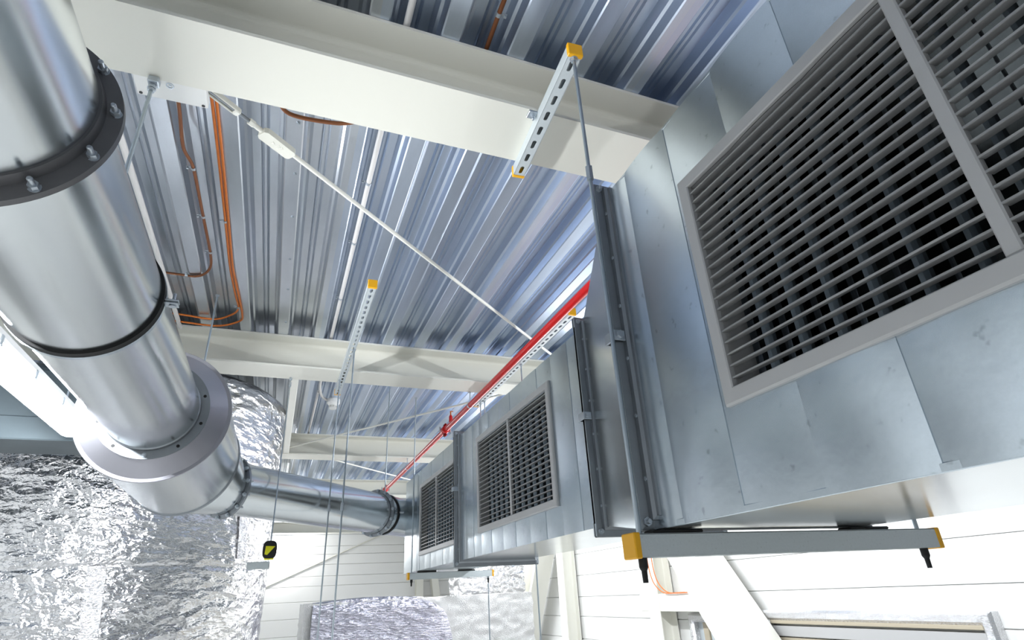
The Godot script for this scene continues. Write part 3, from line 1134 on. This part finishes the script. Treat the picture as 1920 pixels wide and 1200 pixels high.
# ---------------------------------------------------------------- struts
# slotted channel along local z from 0 to L, back plate at y = 0 (slots), 41 mm square
func strut_mesh(L: float) -> void:
	var w := 0.0205
	var t := 0.0025
	var n := int(round(L / 0.0625))
	var pitch := L / n
	for y in [0.0, t]:
		var out := Vector3.DOWN if y == 0.0 else Vector3.UP
		for k in n:
			var z0 := k * pitch
			var z1 := z0 + pitch
			var zc := (z0 + z1) * 0.5
			var hole := []
			for i in 12:
				var a := TAU * i / 12.0
				var s := 1.0 if sin(a) >= 0.0 else -1.0
				hole.append(Vector3(cos(a) * 0.0072, y, zc + s * 0.0118 + sin(a) * 0.0072))
			var rim := []
			for i in 12:
				var h: Vector3 = hole[i]
				var dx := h.x / 0.0072
				var dz := (h.z - zc) / 0.019
				var m := maxf(absf(dx), absf(dz))
				rim.append(Vector3(dx / m * w, y, zc + dz / m * pitch * 0.5))
			for i in 12:
				var j := (i + 1) % 12
				quad(hole[i], hole[j], rim[j], rim[i], out)
			# close the corners of the cell
			for sx in [-1.0, 1.0]:
				for sz in [-1.0, 1.0]:
					var corner := Vector3(sx * w, y, zc + sz * pitch * 0.5)
					var best := []
					for i in 12:
						var j := (i + 1) % 12
						var ra: Vector3 = rim[i]
						var rb: Vector3 = rim[j]
						if signf(ra.x + rb.x) == sx and signf(ra.z + rb.z - 2 * zc) == sz and absf(ra.x - rb.x) > 1e-5 and absf(ra.z - rb.z) > 1e-5:
							best = [ra, rb]
					if best:
						tri(best[0], best[1], corner, out)
			if y == 0.0:
				for i in 12:
					var j := (i + 1) % 12
					var c := Vector3(0, 0, zc)
					quad(hole[i], hole[j], hole[j] + Vector3(0, t, 0), hole[i] + Vector3(0, t, 0), c - (hole[i] + hole[j]) * 0.5)
	for s in [-1.0, 1.0]:
		bx(Vector3(s * w, 0, 0), Vector3(s * (w - t), 0.041, L), 0.0008)
		bx(Vector3(s * w, 0.0385, 0), Vector3(s * (w - 0.010), 0.041, L), 0.0006)
		bx(Vector3(s * (w - 0.010), 0.033, 0), Vector3(s * (w - 0.0078), 0.041, L), 0.0005)

func strut(label: String, at: Vector3, dir: Vector3, L: float, caps := true) -> Node3D:
	var z := dir.normalized()
	var x := Vector3.UP.cross(z)
	var B := Transform3D(Basis(x, Vector3.UP, z), at)
	var o := thing("strut_channel", label, "strut", at, "galvanized strut channels")
	begin()
	strut_mesh(L)
	var c := obj("channel", M.strut, o, true)
	c.transform = Transform3D(B.basis, Vector3.ZERO)
	if caps:
		for e in [0.0, L]:
			begin()
			cbox(Vector3(0, 0.0205, e + (-0.003 if e == 0.0 else 0.003)), Vector3(0.045, 0.045, 0.014), 0.002)
			var k := obj("end_cap", M.yellow, o, true)
			k.transform = Transform3D(B.basis, Vector3.ZERO)
			k.set_meta("label", "yellow plastic end cap")
	return o

func pads(o: Node3D, spots: Array) -> void:
	for s in spots:
		begin()
		bx(s[0], s[1], 0.003)
		obj("rubber_pad", M.rubber, o)

func rod_end(o: Node3D, p: Vector3) -> void:
	begin()
	T = along(p, Vector3.DOWN)
	cyl(0.011, -0.003, 0.0, 12)
	lathe([Vector2(0, 0.0), Vector2(0.0085, 0.0), Vector2(0.0085, 0.016), Vector2(0.0055, 0.022), Vector2(0.005, 0.042), Vector2(0, 0.042)], 14)
	obj("rod_cap", M.rubber, o)

func struts() -> void:
	# A under the nearest duct
	var o := strut("galvanized strut with yellow end caps carrying the nearest duct from below", Vector3(0.619, 0.047, -0.972), Vector3(1, 0, 0), 0.81)
	pads(o, [[Vector3(0.655, 0.088, -0.988), Vector3(0.77, 0.0945, -0.952)], [Vector3(1.16, 0.088, -0.988), Vector3(1.28, 0.0945, -0.952)]])
	rod_end(o, Vector3(0.6355, 0.047, -0.972))
	rod_end(o, Vector3(1.396, 0.047, -0.972))
	# B on the first beam
	o = strut("slotted strut bolted under the nearest cream beam, yellow cap toward viewer", Vector3(0.672, 1.366, -1.490), Vector3(-0.036, 0, 0.525), 0.526)
	begin()
	bolt_at(Vector3(0.622, 1.399, -1.235), Vector3.DOWN, 0.005, 0.02)
	obj("clamp_bolt", M.bolt, o)
	begin()
	cbox(Vector3(0.625, 1.402, -1.235), Vector3(0.04, 0.008, 0.03), 0.001)
	obj("clamp_plate", M.bolt, o)
	# mirrored strut on the far side of the duct
	strut("slotted strut under the nearest beam on the far side of the nearest duct", Vector3(1.396, 1.366, -1.470), Vector3(0, 0, 1), 0.525)
	# C and D under the second beam
	strut("long slotted strut crossing under the second beam near the smoke detector", Vector3(0.296, 1.366, -4.13), Vector3(0, 0, 1), 1.66)
	strut("long slotted strut running just beside the red pipe", Vector3(1.383, 1.366, -4.20), Vector3(0, 0, 1), 1.72)
	# E under the farthest duct
	o = strut("small looking strut with yellow caps carrying the farthest duct from below", Vector3(0.868, 0.118, -4.20), Vector3(1, 0, 0), 0.60)
	pads(o, [[Vector3(0.93, 0.1588, -4.22), Vector3(1.06, 0.1672, -4.18)], [Vector3(1.22, 0.1588, -4.22), Vector3(1.34, 0.1672, -4.18)]])
	rod_end(o, Vector3(0.889, 0.118, -4.20))
	rod_end(o, Vector3(1.44, 0.118, -4.20))
	# small perforated bracket at the tank
	o = strut("short grey channel stub with a hole strapped to the tank under the yellow black case", Vector3(-0.02, 0.205, -4.0), Vector3(-1, 0, -0.1), 0.125, false)

# ---------------------------------------------------------------- hanging rods
func rod(label: String, x: float, z: float, y0: float, y1: float, r := 0.005, couplers := []) -> Node3D:
	var o := thing("threaded_rod", label, "rod", Vector3(x, y0, z), "thin steel hanging rods")
	begin()
	T = along(Vector3(x, y0, z), Vector3.UP)
	cyl(r, 0.0, y1 - y0, 10)
	obj("shaft", M.rod, o)
	for c in couplers:
		begin()
		T = along(Vector3(x, c, z), Vector3.UP)
		hexnut(r * 1.9, -0.02, 0.02)
		obj("coupling_nut", M.bolt, o)
	begin()
	T = along(Vector3(x, y1, z), Vector3.DOWN)
	cyl(r * 2.4, 0.0, 0.003, 12)
	hexnut(r * 1.9, 0.003, 0.011)
	obj("top_nut", M.bolt, o)
	return o

func rods() -> void:
	rod("thin rod from the nearest slotted strut down past the largest duct's flange", 0.6355, -0.972, 0.043, 1.366, 0.005, [0.95])
	rod("thin rod on the far side of the largest duct", 1.396, -0.972, 0.043, 1.366)
	rod("bluish rod from the nearest beam to the clamp on the big round duct", AX.x, -1.465, AX.y + 0.175, 1.40, 0.0055)
	rod("thin rod from the ribbed deck down to the wide barrel", -0.474, -3.27, AX.y + 0.25, 1.63)
	rod("left of two long rods, from the strut end by the smoke detector", 0.281, -3.81, YF, 1.366, 0.0045, [0.53])
	rod("right of two long rods, from the middle of the long slotted strut", 0.308, -3.25, YF, 1.366, 0.0045, [0.46])
	var o := thing("threaded_rod", "thin leaning rod holding the yellow and black case beside the foil tank", "rod", Vector3(-0.023, 0.29, -3.31), "thin steel hanging rods")
	var top := Vector3(-0.032, 1.405, -3.95)
	begin()
	tube(PackedVector3Array([Vector3(-0.023, 0.29, -3.31), top]), 0.0035, 10)
	obj("shaft", M.rod, o)
	begin()
	T = along(top, Vector3(-0.023, 0.29, -3.31) - top)
	hexnut(0.010, 0.0, 0.02)
	hexnut(0.008, 0.05, 0.09)
	obj("coupling_nut", M.bolt, o)
	rod("thin rod in front of the farthest grille, down to the small strut", 0.889, -4.20, 0.10, 1.407, 0.0045, [0.62])
	rod("thin rod hanging from the far end of the small strut", 1.44, -4.20, YF, 0.118, 0.005)
	rod("thin rod from the deck to the clamp on the branch duct", 0.735, -4.515, 0.735, 1.63, 0.0045)
	rod("long green tinted rod hanging from the joint of the middle and farthest ducts", 1.342, -3.10, YF, 0.17, 0.0045)
	rod("short rod from the strut beside the red pipe to behind the middle duct, nearer one", 1.383, -3.24, 0.80, 1.366, 0.0045)
	rod("left of two short rods under the far end of the strut by the red pipe", 1.366, -4.05, 0.80, 1.366, 0.0045)
	rod("right of two short rods under the far end of the strut by the red pipe", 1.40, -4.05, 0.80, 1.366, 0.0045)

# ---------------------------------------------------------------- white tension rods
func ties() -> void:
	var a := Vector3(-0.40, 1.475, -1.49)
	var b := Vector3(1.66, 1.475, -3.30)
	var o := thing("tension_rod", "cream tension rod with turnbuckle and white tag crossing the deck between the first two beams", "rod", a)
	var d := (b - a).normalized()
	begin()
	T = along(a, d)
	cyl(0.0085, 0.30, (b - a).length(), 14)
	obj("shaft", M.white_steel, o)
	# turnbuckle: two flat bars and two end blocks
	begin()
	var side := d.cross(Vector3.UP).normalized()
	T = Transform3D(Basis(side, Vector3.UP, -d), a)
	for s in [-1.0, 1.0]:
		cbox(Vector3(s * 0.0105, 0, -0.085), Vector3(0.006, 0.02, 0.15), 0.002)
	cbox(Vector3(0, 0, -0.012), Vector3(0.028, 0.022, 0.018), 0.003)
	cbox(Vector3(0, 0, -0.157), Vector3(0.026, 0.022, 0.02), 0.004)
	obj("turnbuckle", M.white_steel, o)
	begin()
	T = along(a, d)
	cyl(0.0065, 0.02, 0.30, 12)
	obj("threaded_end", M.galv_dark, o)
	begin()
	T = along(a, d)
	hexnut(0.012, 0.205, 0.225)
	lathe([Vector2(0, 0.225), Vector2(0.009, 0.225), Vector2(0.009, 0.30), Vector2(0, 0.30)], 12)
	obj("sleeve", M.white_steel, o)
	# tag plate
	begin()
	T = Transform3D(Basis(side, Vector3.UP, -d), a + d * 0.325 + Vector3(0, -0.005, 0))
	var rot := Transform3D(Basis(Vector3(1, 0, 0), -PI / 2), Vector3.ZERO)
	T = T * rot
	var w := 0.024
	prism(PackedVector2Array([Vector2(-w, -0.058), Vector2(-w + 0.009, -0.068), Vector2(w - 0.009, -0.068), Vector2(w, -0.058), Vector2(w, 0.058), Vector2(w - 0.009, 0.068), Vector2(-w + 0.009, 0.068), Vector2(-w, 0.058)]), -0.010, 0.012)
	var tagp := obj("tag_plate", M.cream, o)
	begin()
	T = Transform3D(Basis(side, Vector3.UP, -d), a + d * 0.325 + Vector3(0, -0.005, 0)) * rot
	prism(PackedVector2Array([Vector2(-0.006, -0.022), Vector2(0.006, -0.022), Vector2(0.0, -0.010)]), -0.0118, -0.0098)
	for k in 5:
		bx(Vector3(-0.012 + 0.001 * (k % 2), 0.000 + k * 0.005, -0.0114), Vector3(0.010 - 0.003 * (k % 3), 0.0022 + k * 0.005, -0.0098))
	obj("embossed_marks", M.white_steel, tagp)
	begin()
	T = Transform3D(Basis(), Vector3.ZERO)
	tube(PackedVector3Array([Vector3(0.0, 1.475, -6.30), Vector3(1.68, 1.475, -4.05)]), 0.0085, 12)
	tag(obj("tension_rod", M.white_steel), "cream tension rod slanting across the bay beyond the second beam", "rod", "", "thing")
	begin()
	tube(PackedVector3Array([Vector3(0.15, 1.5, -6.55), Vector3(2.4, 1.5, -8.8)]), 0.0085, 12)
	tag(obj("tension_rod", M.white_steel), "faint cream tension rod crossing the bay beyond the third beam", "rod", "", "thing")
	begin()
	tube(PackedVector3Array([Vector3(-0.3, 0.30, -14.584), Vector3(2.3, 1.40, -14.584)]), 0.014, 10)
	tag(obj("tension_rod", M.cream), "thin slanting wall brace rod in front of the far wall panels", "rod", "", "thing")

# ---------------------------------------------------------------- red pipe
func red_pipe() -> void:
	var X := 1.256
	var Y := 1.30
	var o := thing("red_pipe", "glossy red sprinkler pipe running along above the grilled ducts", "pipe", Vector3(X, Y, -4.0))
	begin()
	tube(PackedVector3Array([Vector3(X, Y, 1.0), Vector3(X, Y, -7.70)]), 0.0215, 24)
	obj("pipe_run", M.red, o)
	for z in [-4.70, -7.68]:
		begin()
		T = along(Vector3(X, Y, z), Vector3(0, 0, 1))
		lathe([Vector2(0.021, -0.035), Vector2(0.033, -0.033), Vector2(0.034, -0.012), Vector2(0.030, 0.0), Vector2(0.034, 0.012), Vector2(0.033, 0.033), Vector2(0.021, 0.035)], 20)
		for s in [-1.0, 1.0]:
			cbox(Vector3(0, 0, 0), Vector3(0.115, 0.05, 0.022), 0.008)
		obj("coupling", M.red, o)
		for s in [-1.0, 1.0]:
			begin()
			T = along(Vector3(X + s * 0.047, Y - 0.018, z), Vector3(0, 1, 0))
			cyl(0.006, 0.0, 0.045, 8)
			hexnut(0.010, 0.0, 0.009)
			obj("bolt", M.bolt, o)
	begin()
	T = along(Vector3(X + 0.0, Y + 0.015, -4.52), Vector3.UP)
	lathe([Vector2(0, 0.0), Vector2(0.015, 0.0), Vector2(0.015, 0.05), Vector2(0.010, 0.065), Vector2(0, 0.065)], 14)
	obj("outlet", M.red, o)
	begin()
	T = along(Vector3(X + 0.0, Y + 0.08, -4.52), Vector3.UP)
	cyl(0.006, 0.0, 0.03, 10)
	cbox(Vector3(0.008, 0.034, 0), Vector3(0.03, 0.006, 0.012), 0.002)
	obj("brass_plug", M.copper, o)
	for h in [[-3.97, "small steel hanger holding the red pipe to the second beam"], [-6.30, "small steel hanger holding the red pipe at the third beam"]]:
		var k := thing("pipe_hanger", h[1], "hanger", Vector3(X, Y, h[0]), "red pipe hangers")
		begin()
		T = along(Vector3(X, Y, h[0]), Vector3(0, 0, 1))
		lathe([Vector2(0.0215, -0.010), Vector2(0.0235, -0.010), Vector2(0.0235, 0.010), Vector2(0.0215, 0.010)], 24)
		obj("ring", M.bolt, k)
		begin()
		T = along(Vector3(X, Y + 0.023, h[0]), Vector3.UP)
		cyl(0.004, 0.0, 0.09, 8)
		hexnut(0.008, 0.0, 0.01)
		hexnut(0.008, 0.07, 0.08)
		obj("drop_rod", M.bolt, k)

# ---------------------------------------------------------------- cables and conduits
func saddle(o: Node3D, p: Vector3, dir: Vector3, r: float) -> void:
	begin()
	T = along(p, dir)
	lathe([Vector2(r, -0.007), Vector2(r + 0.002, -0.007), Vector2(r + 0.002, 0.007), Vector2(r, 0.007)], 14)
	var side := dir.cross(Vector3.UP).normalized()
	T = Transform3D(Basis(side, Vector3.UP, side.cross(Vector3.UP)), p)
	cbox(Vector3(r + 0.010, 0.004, 0), Vector3(0.020, 0.003, 0.012), 0.001)
	cbox(Vector3(r + 0.014, -0.002, 0), Vector3(0.008, 0.010, 0.008), 0.001)
	obj("clip", M.bolt, o)

func cable(called: String, label: String, cat: String, pts: Array, r: float, m: Material, clips := [], grp := "") -> Node3D:
	var o := thing(called, label, cat, pts[0], grp)
	begin()
	tube(curve(pts, 0.025), r, 10)
	obj("run", m, o)
	for c in clips:
		saddle(o, c[0], c[1], r)
	return o

func cables() -> void:
	var y := DECK - 0.008
	var Z := Vector3(0, 0, 1)
	cable("copper_cable", "single brown copper cable that bends left toward the round duct", "cable",
		[Vector3(-0.49, y, -1.45), Vector3(-0.50, y, -1.80), Vector3(-0.51, y, -2.01), Vector3(-0.487, y, -2.12), Vector3(-0.48, y, -2.46), Vector3(-0.475, y, -2.80), Vector3(-0.49, y, -2.95), Vector3(-0.55, y, -3.05), Vector3(-0.64, y, -3.06), Vector3(-0.95, y, -3.05)], 0.0065, M.copper_dull,
		[[Vector3(-0.487, y, -2.13), Z], [Vector3(-0.48, y, -2.47), Z], [Vector3(-0.474, y, -2.78), Z], [Vector3(-0.61, y, -3.057), Vector3(1, 0, 0)]], "copper cables under the deck")
	cable("copper_cable", "left of the twin orange copper cables, turning off before the second beam", "cable",
		[Vector3(-0.392, y, -1.45), Vector3(-0.388, y, -1.9), Vector3(-0.388, y, -2.4), Vector3(-0.39, y, -2.9), Vector3(-0.378, y, -3.22), Vector3(-0.37, y, -3.40), Vector3(-0.42, y - 0.005, -3.50), Vector3(-0.52, y - 0.01, -3.57), Vector3(-0.72, y, -3.57), Vector3(-0.95, y, -3.58)], 0.006, M.copper,
		[[Vector3(-0.389, y, -2.48), Z], [Vector3(-0.370, y, -3.38), Z]], "copper cables under the deck")
	cable("copper_cable", "right of the twin orange copper cables, turning last at the second beam", "cable",
		[Vector3(-0.377, y, -1.45), Vector3(-0.374, y, -1.9), Vector3(-0.375, y, -2.4), Vector3(-0.377, y, -2.9), Vector3(-0.362, y, -3.22), Vector3(-0.352, y, -3.48), Vector3(-0.37, y, -3.58), Vector3(-0.50, y - 0.012, -3.66), Vector3(-0.72, y - 0.012, -3.65), Vector3(-0.95, y, -3.65)], 0.006, M.copper, [], "copper cables under the deck")
	cable("copper_cable", "dark copper cable on the deck above the nearest beam at top centre", "cable",
		[Vector3(0.475, y + 0.04, 1.0), Vector3(0.475, y + 0.04, -0.6), Vector3(0.470, y + 0.04, -1.08), Vector3(0.478, y + 0.04, -1.36)], 0.0075, M.copper_dull,
		[[Vector3(0.470, y + 0.04, -1.11), -Z]], "copper cables under the deck")
	cable("copper_cable", "short length of copper cable peeping along the nearest beam's far edge", "cable",
		[Vector3(-0.16, 1.46, -1.46), Vector3(-0.12, 1.46, -1.535), Vector3(0.03, 1.46, -1.53), Vector3(0.11, 1.46, -1.49)], 0.007, M.copper_dull, [], "copper cables under the deck")
	# white conduit with smoke detector at its end
	var yc := DECK + 0.026
	cable("white_conduit", "white plastic conduit along a deck rib, leading to the smoke detector", "conduit",
		[Vector3(0.203, yc, 1.0), Vector3(0.202, yc, -1.30), Vector3(0.200, yc, -2.2), Vector3(0.198, yc, -3.1), Vector3(0.195, yc, -4.2), Vector3(0.195, yc, -4.72), Vector3(0.21, yc - 0.01, -4.92), Vector3(0.25, yc - 0.025, -5.05), Vector3(0.345, yc - 0.045, -5.10)], 0.0115, M.white_pvc,
		[[Vector3(0.201, yc, -2.05), Z], [Vector3(0.200, yc, -2.54), Z], [Vector3(0.198, yc, -3.17), Z]])
	begin()
	tube(PackedVector3Array([Vector3(0.195, yc, -4.95), Vector3(0.195, yc, -6.45)]), 0.0115, 10)
	tag(obj("white_conduit", M.white_pvc), "white plastic conduit carrying on past the smoke detector", "conduit")
	begin()
	tube(PackedVector3Array([Vector3(-0.715, DECK - 0.02, -1.46), Vector3(-0.715, DECK - 0.02, -3.74)]), 0.013, 12)
	tag(obj("white_conduit", M.white_pvc), "white conduit on the deck just showing along the big round duct's edge", "conduit")
	var o := thing("smoke_detector", "round white smoke detector below the deck beyond the second beam", "detector", Vector3(0.335, 1.57, -5.06))
	begin()
	T = Transform3D(Basis(), Vector3(0.335, 1.57, -5.06))
	lathe([Vector2(0, 0.06), Vector2(0.052, 0.06), Vector2(0.055, 0.055), Vector2(0.055, 0.022), Vector2(0.046, 0.008), Vector2(0.036, 0.004), Vector2(0, 0.004)], 32)
	obj("base", M.white, o)
	begin()
	T = Transform3D(Basis(), Vector3(0.335, 1.57, -5.06))
	lathe([Vector2(0.034, 0.006), Vector2(0.034, -0.022), Vector2(0.026, -0.032), Vector2(0, -0.034)], 28)
	obj("sensor_head", M.white, o)
	begin()
	for k in 8:
		var a := TAU * k / 8
		T = Transform3D(Basis(Vector3.UP, -a), Vector3(0.335, 1.57, -5.06))
		cbox(Vector3(0.0335, -0.010, 0), Vector3(0.003, 0.014, 0.016))
	obj("vent_slots", M.groove, o)
	# orange cables by the wall column
	for k in 2:
		var dz := 0.09 * k
		cable("orange_cable", ["left of two thin orange cables curving beside the right wall column", "right of two thin orange cables curving beside the right wall column"][k], "cable",
			[Vector3(4.22, 1.2, -6.38 + dz), Vector3(4.22, 0.31, -6.36 + dz), Vector3(4.22, 0.10, -6.33 + dz), Vector3(4.22, -0.02, -6.24 + dz), Vector3(4.23, -0.083, -6.10 + dz), Vector3(4.24, -0.083, -5.75 + dz)], 0.006, M.orange, [], "orange cables by the column")

# ---------------------------------------------------------------- small things
func small_things() -> void:
	# white cover box on the first beam's flange
	var o := thing("junction_box", "flat white cover box with corner screws at the nearest beam's edge", "box", Vector3(-0.45, 1.42, -1.49))
	begin()
	bx(Vector3(-0.548, 1.420, -1.553), Vector3(-0.355, 1.45, -1.42), 0.003)
	obj("box_body", M.white, o)
	for p in [Vector3(-0.536, 1.42, -1.542), Vector3(-0.367, 1.42, -1.542)]:
		begin()
		T = along(p, Vector3.DOWN)
		cyl(0.005, 0.0, 0.0015, 10)
		obj("screw", M.seal, o)
	begin()
	T = along(Vector3(-0.452, 1.42, -1.488), Vector3.DOWN)
	lathe([Vector2(0.008, 0.0), Vector2(0.008, 0.002), Vector2(0.011, 0.002), Vector2(0.011, 0.0)], 20)
	cyl(0.004, 0.0, 0.002, 10)
	obj("round_emblem", M.bolt, o)
	# beam clamp over the round duct's rod
	o = thing("beam_clamp", "small steel beam clamp holding the bluish rod", "clamp", Vector3(AX.x, 1.40, -1.465))
	begin()
	bx(Vector3(AX.x - 0.012, 1.385, -1.475), Vector3(AX.x + 0.016, 1.406, -1.447), 0.002)
	obj("jaw", M.bolt, o)
	begin()
	T = along(Vector3(AX.x, 1.384, -1.465), Vector3.DOWN)
	hexnut(0.010, 0.0, 0.010)
	cyl(0.012, 0.010, 0.013, 12)
	hexnut(0.010, 0.014, 0.022)
	obj("lock_nut", M.bolt, o)
	# yellow and black hand tape case on the rod
	o = thing("tape_case", "small black case with yellow triangle hanging at the tank's right edge", "case", Vector3(-0.023, 0.21, -3.3))
	begin()
	T = Transform3D(Basis().scaled(Vector3.ONE * 0.83), Vector3(-0.023, 0.257, -3.29))
	var p := PackedVector2Array()
	for k in 24:
		var a := TAU * k / 24
		var c := Vector2(cos(a), sin(a))
		p.append(Vector2(signf(c.x) * pow(absf(c.x), 0.6) * 0.040, signf(c.y) * pow(absf(c.y), 0.6) * 0.050))
	prism(p, -0.02, 0.016)
	obj("case_body", M.rubber, o)
	begin()
	T = Transform3D(Basis().scaled(Vector3.ONE * 0.83), Vector3(-0.023, 0.257, -3.29))
	prism(PackedVector2Array([Vector2(-0.027, -0.026), Vector2(-0.012, -0.030), Vector2(0.028, 0.018), Vector2(-0.024, 0.020)]), 0.012, 0.0185)
	obj("yellow_triangle", M.tape_yellow, o)
	begin()
	T = Transform3D(Basis().scaled(Vector3.ONE * 0.83), Vector3(-0.023, 0.257, -3.29))
	cbox(Vector3(0.0, -0.050, 0), Vector3(0.056, 0.012, 0.03), 0.005)
	obj("yellow_base", M.tape_yellow, o)
	# emergency lamp on the far wall
	o = thing("wall_lamp", "small white glowing lamp box high on the far wall beside the tank", "lamp", Vector3(0.10, 1.33, -14.45))
	begin()
	bx(Vector3(0.0, 1.325, -14.58), Vector3(0.22, 1.40, -14.40), 0.01)
	obj("lamp_base", M.grille, o)
	begin()
	bx(Vector3(-0.05, 1.20, -14.58), Vector3(0.27, 1.325, -14.36), 0.03)
	obj("lamp_glass", M.lens, o)
	var l := OmniLight3D.new()
	l.name = "wall_lamp_light"
	l.light_energy = 1.5
	l.light_size = 0.1
	l.omni_range = 30.0
	l.shadow_enabled = true
	l.position = Vector3(0.11, 1.15, -14.25) - o.position
	o.add_child(l)
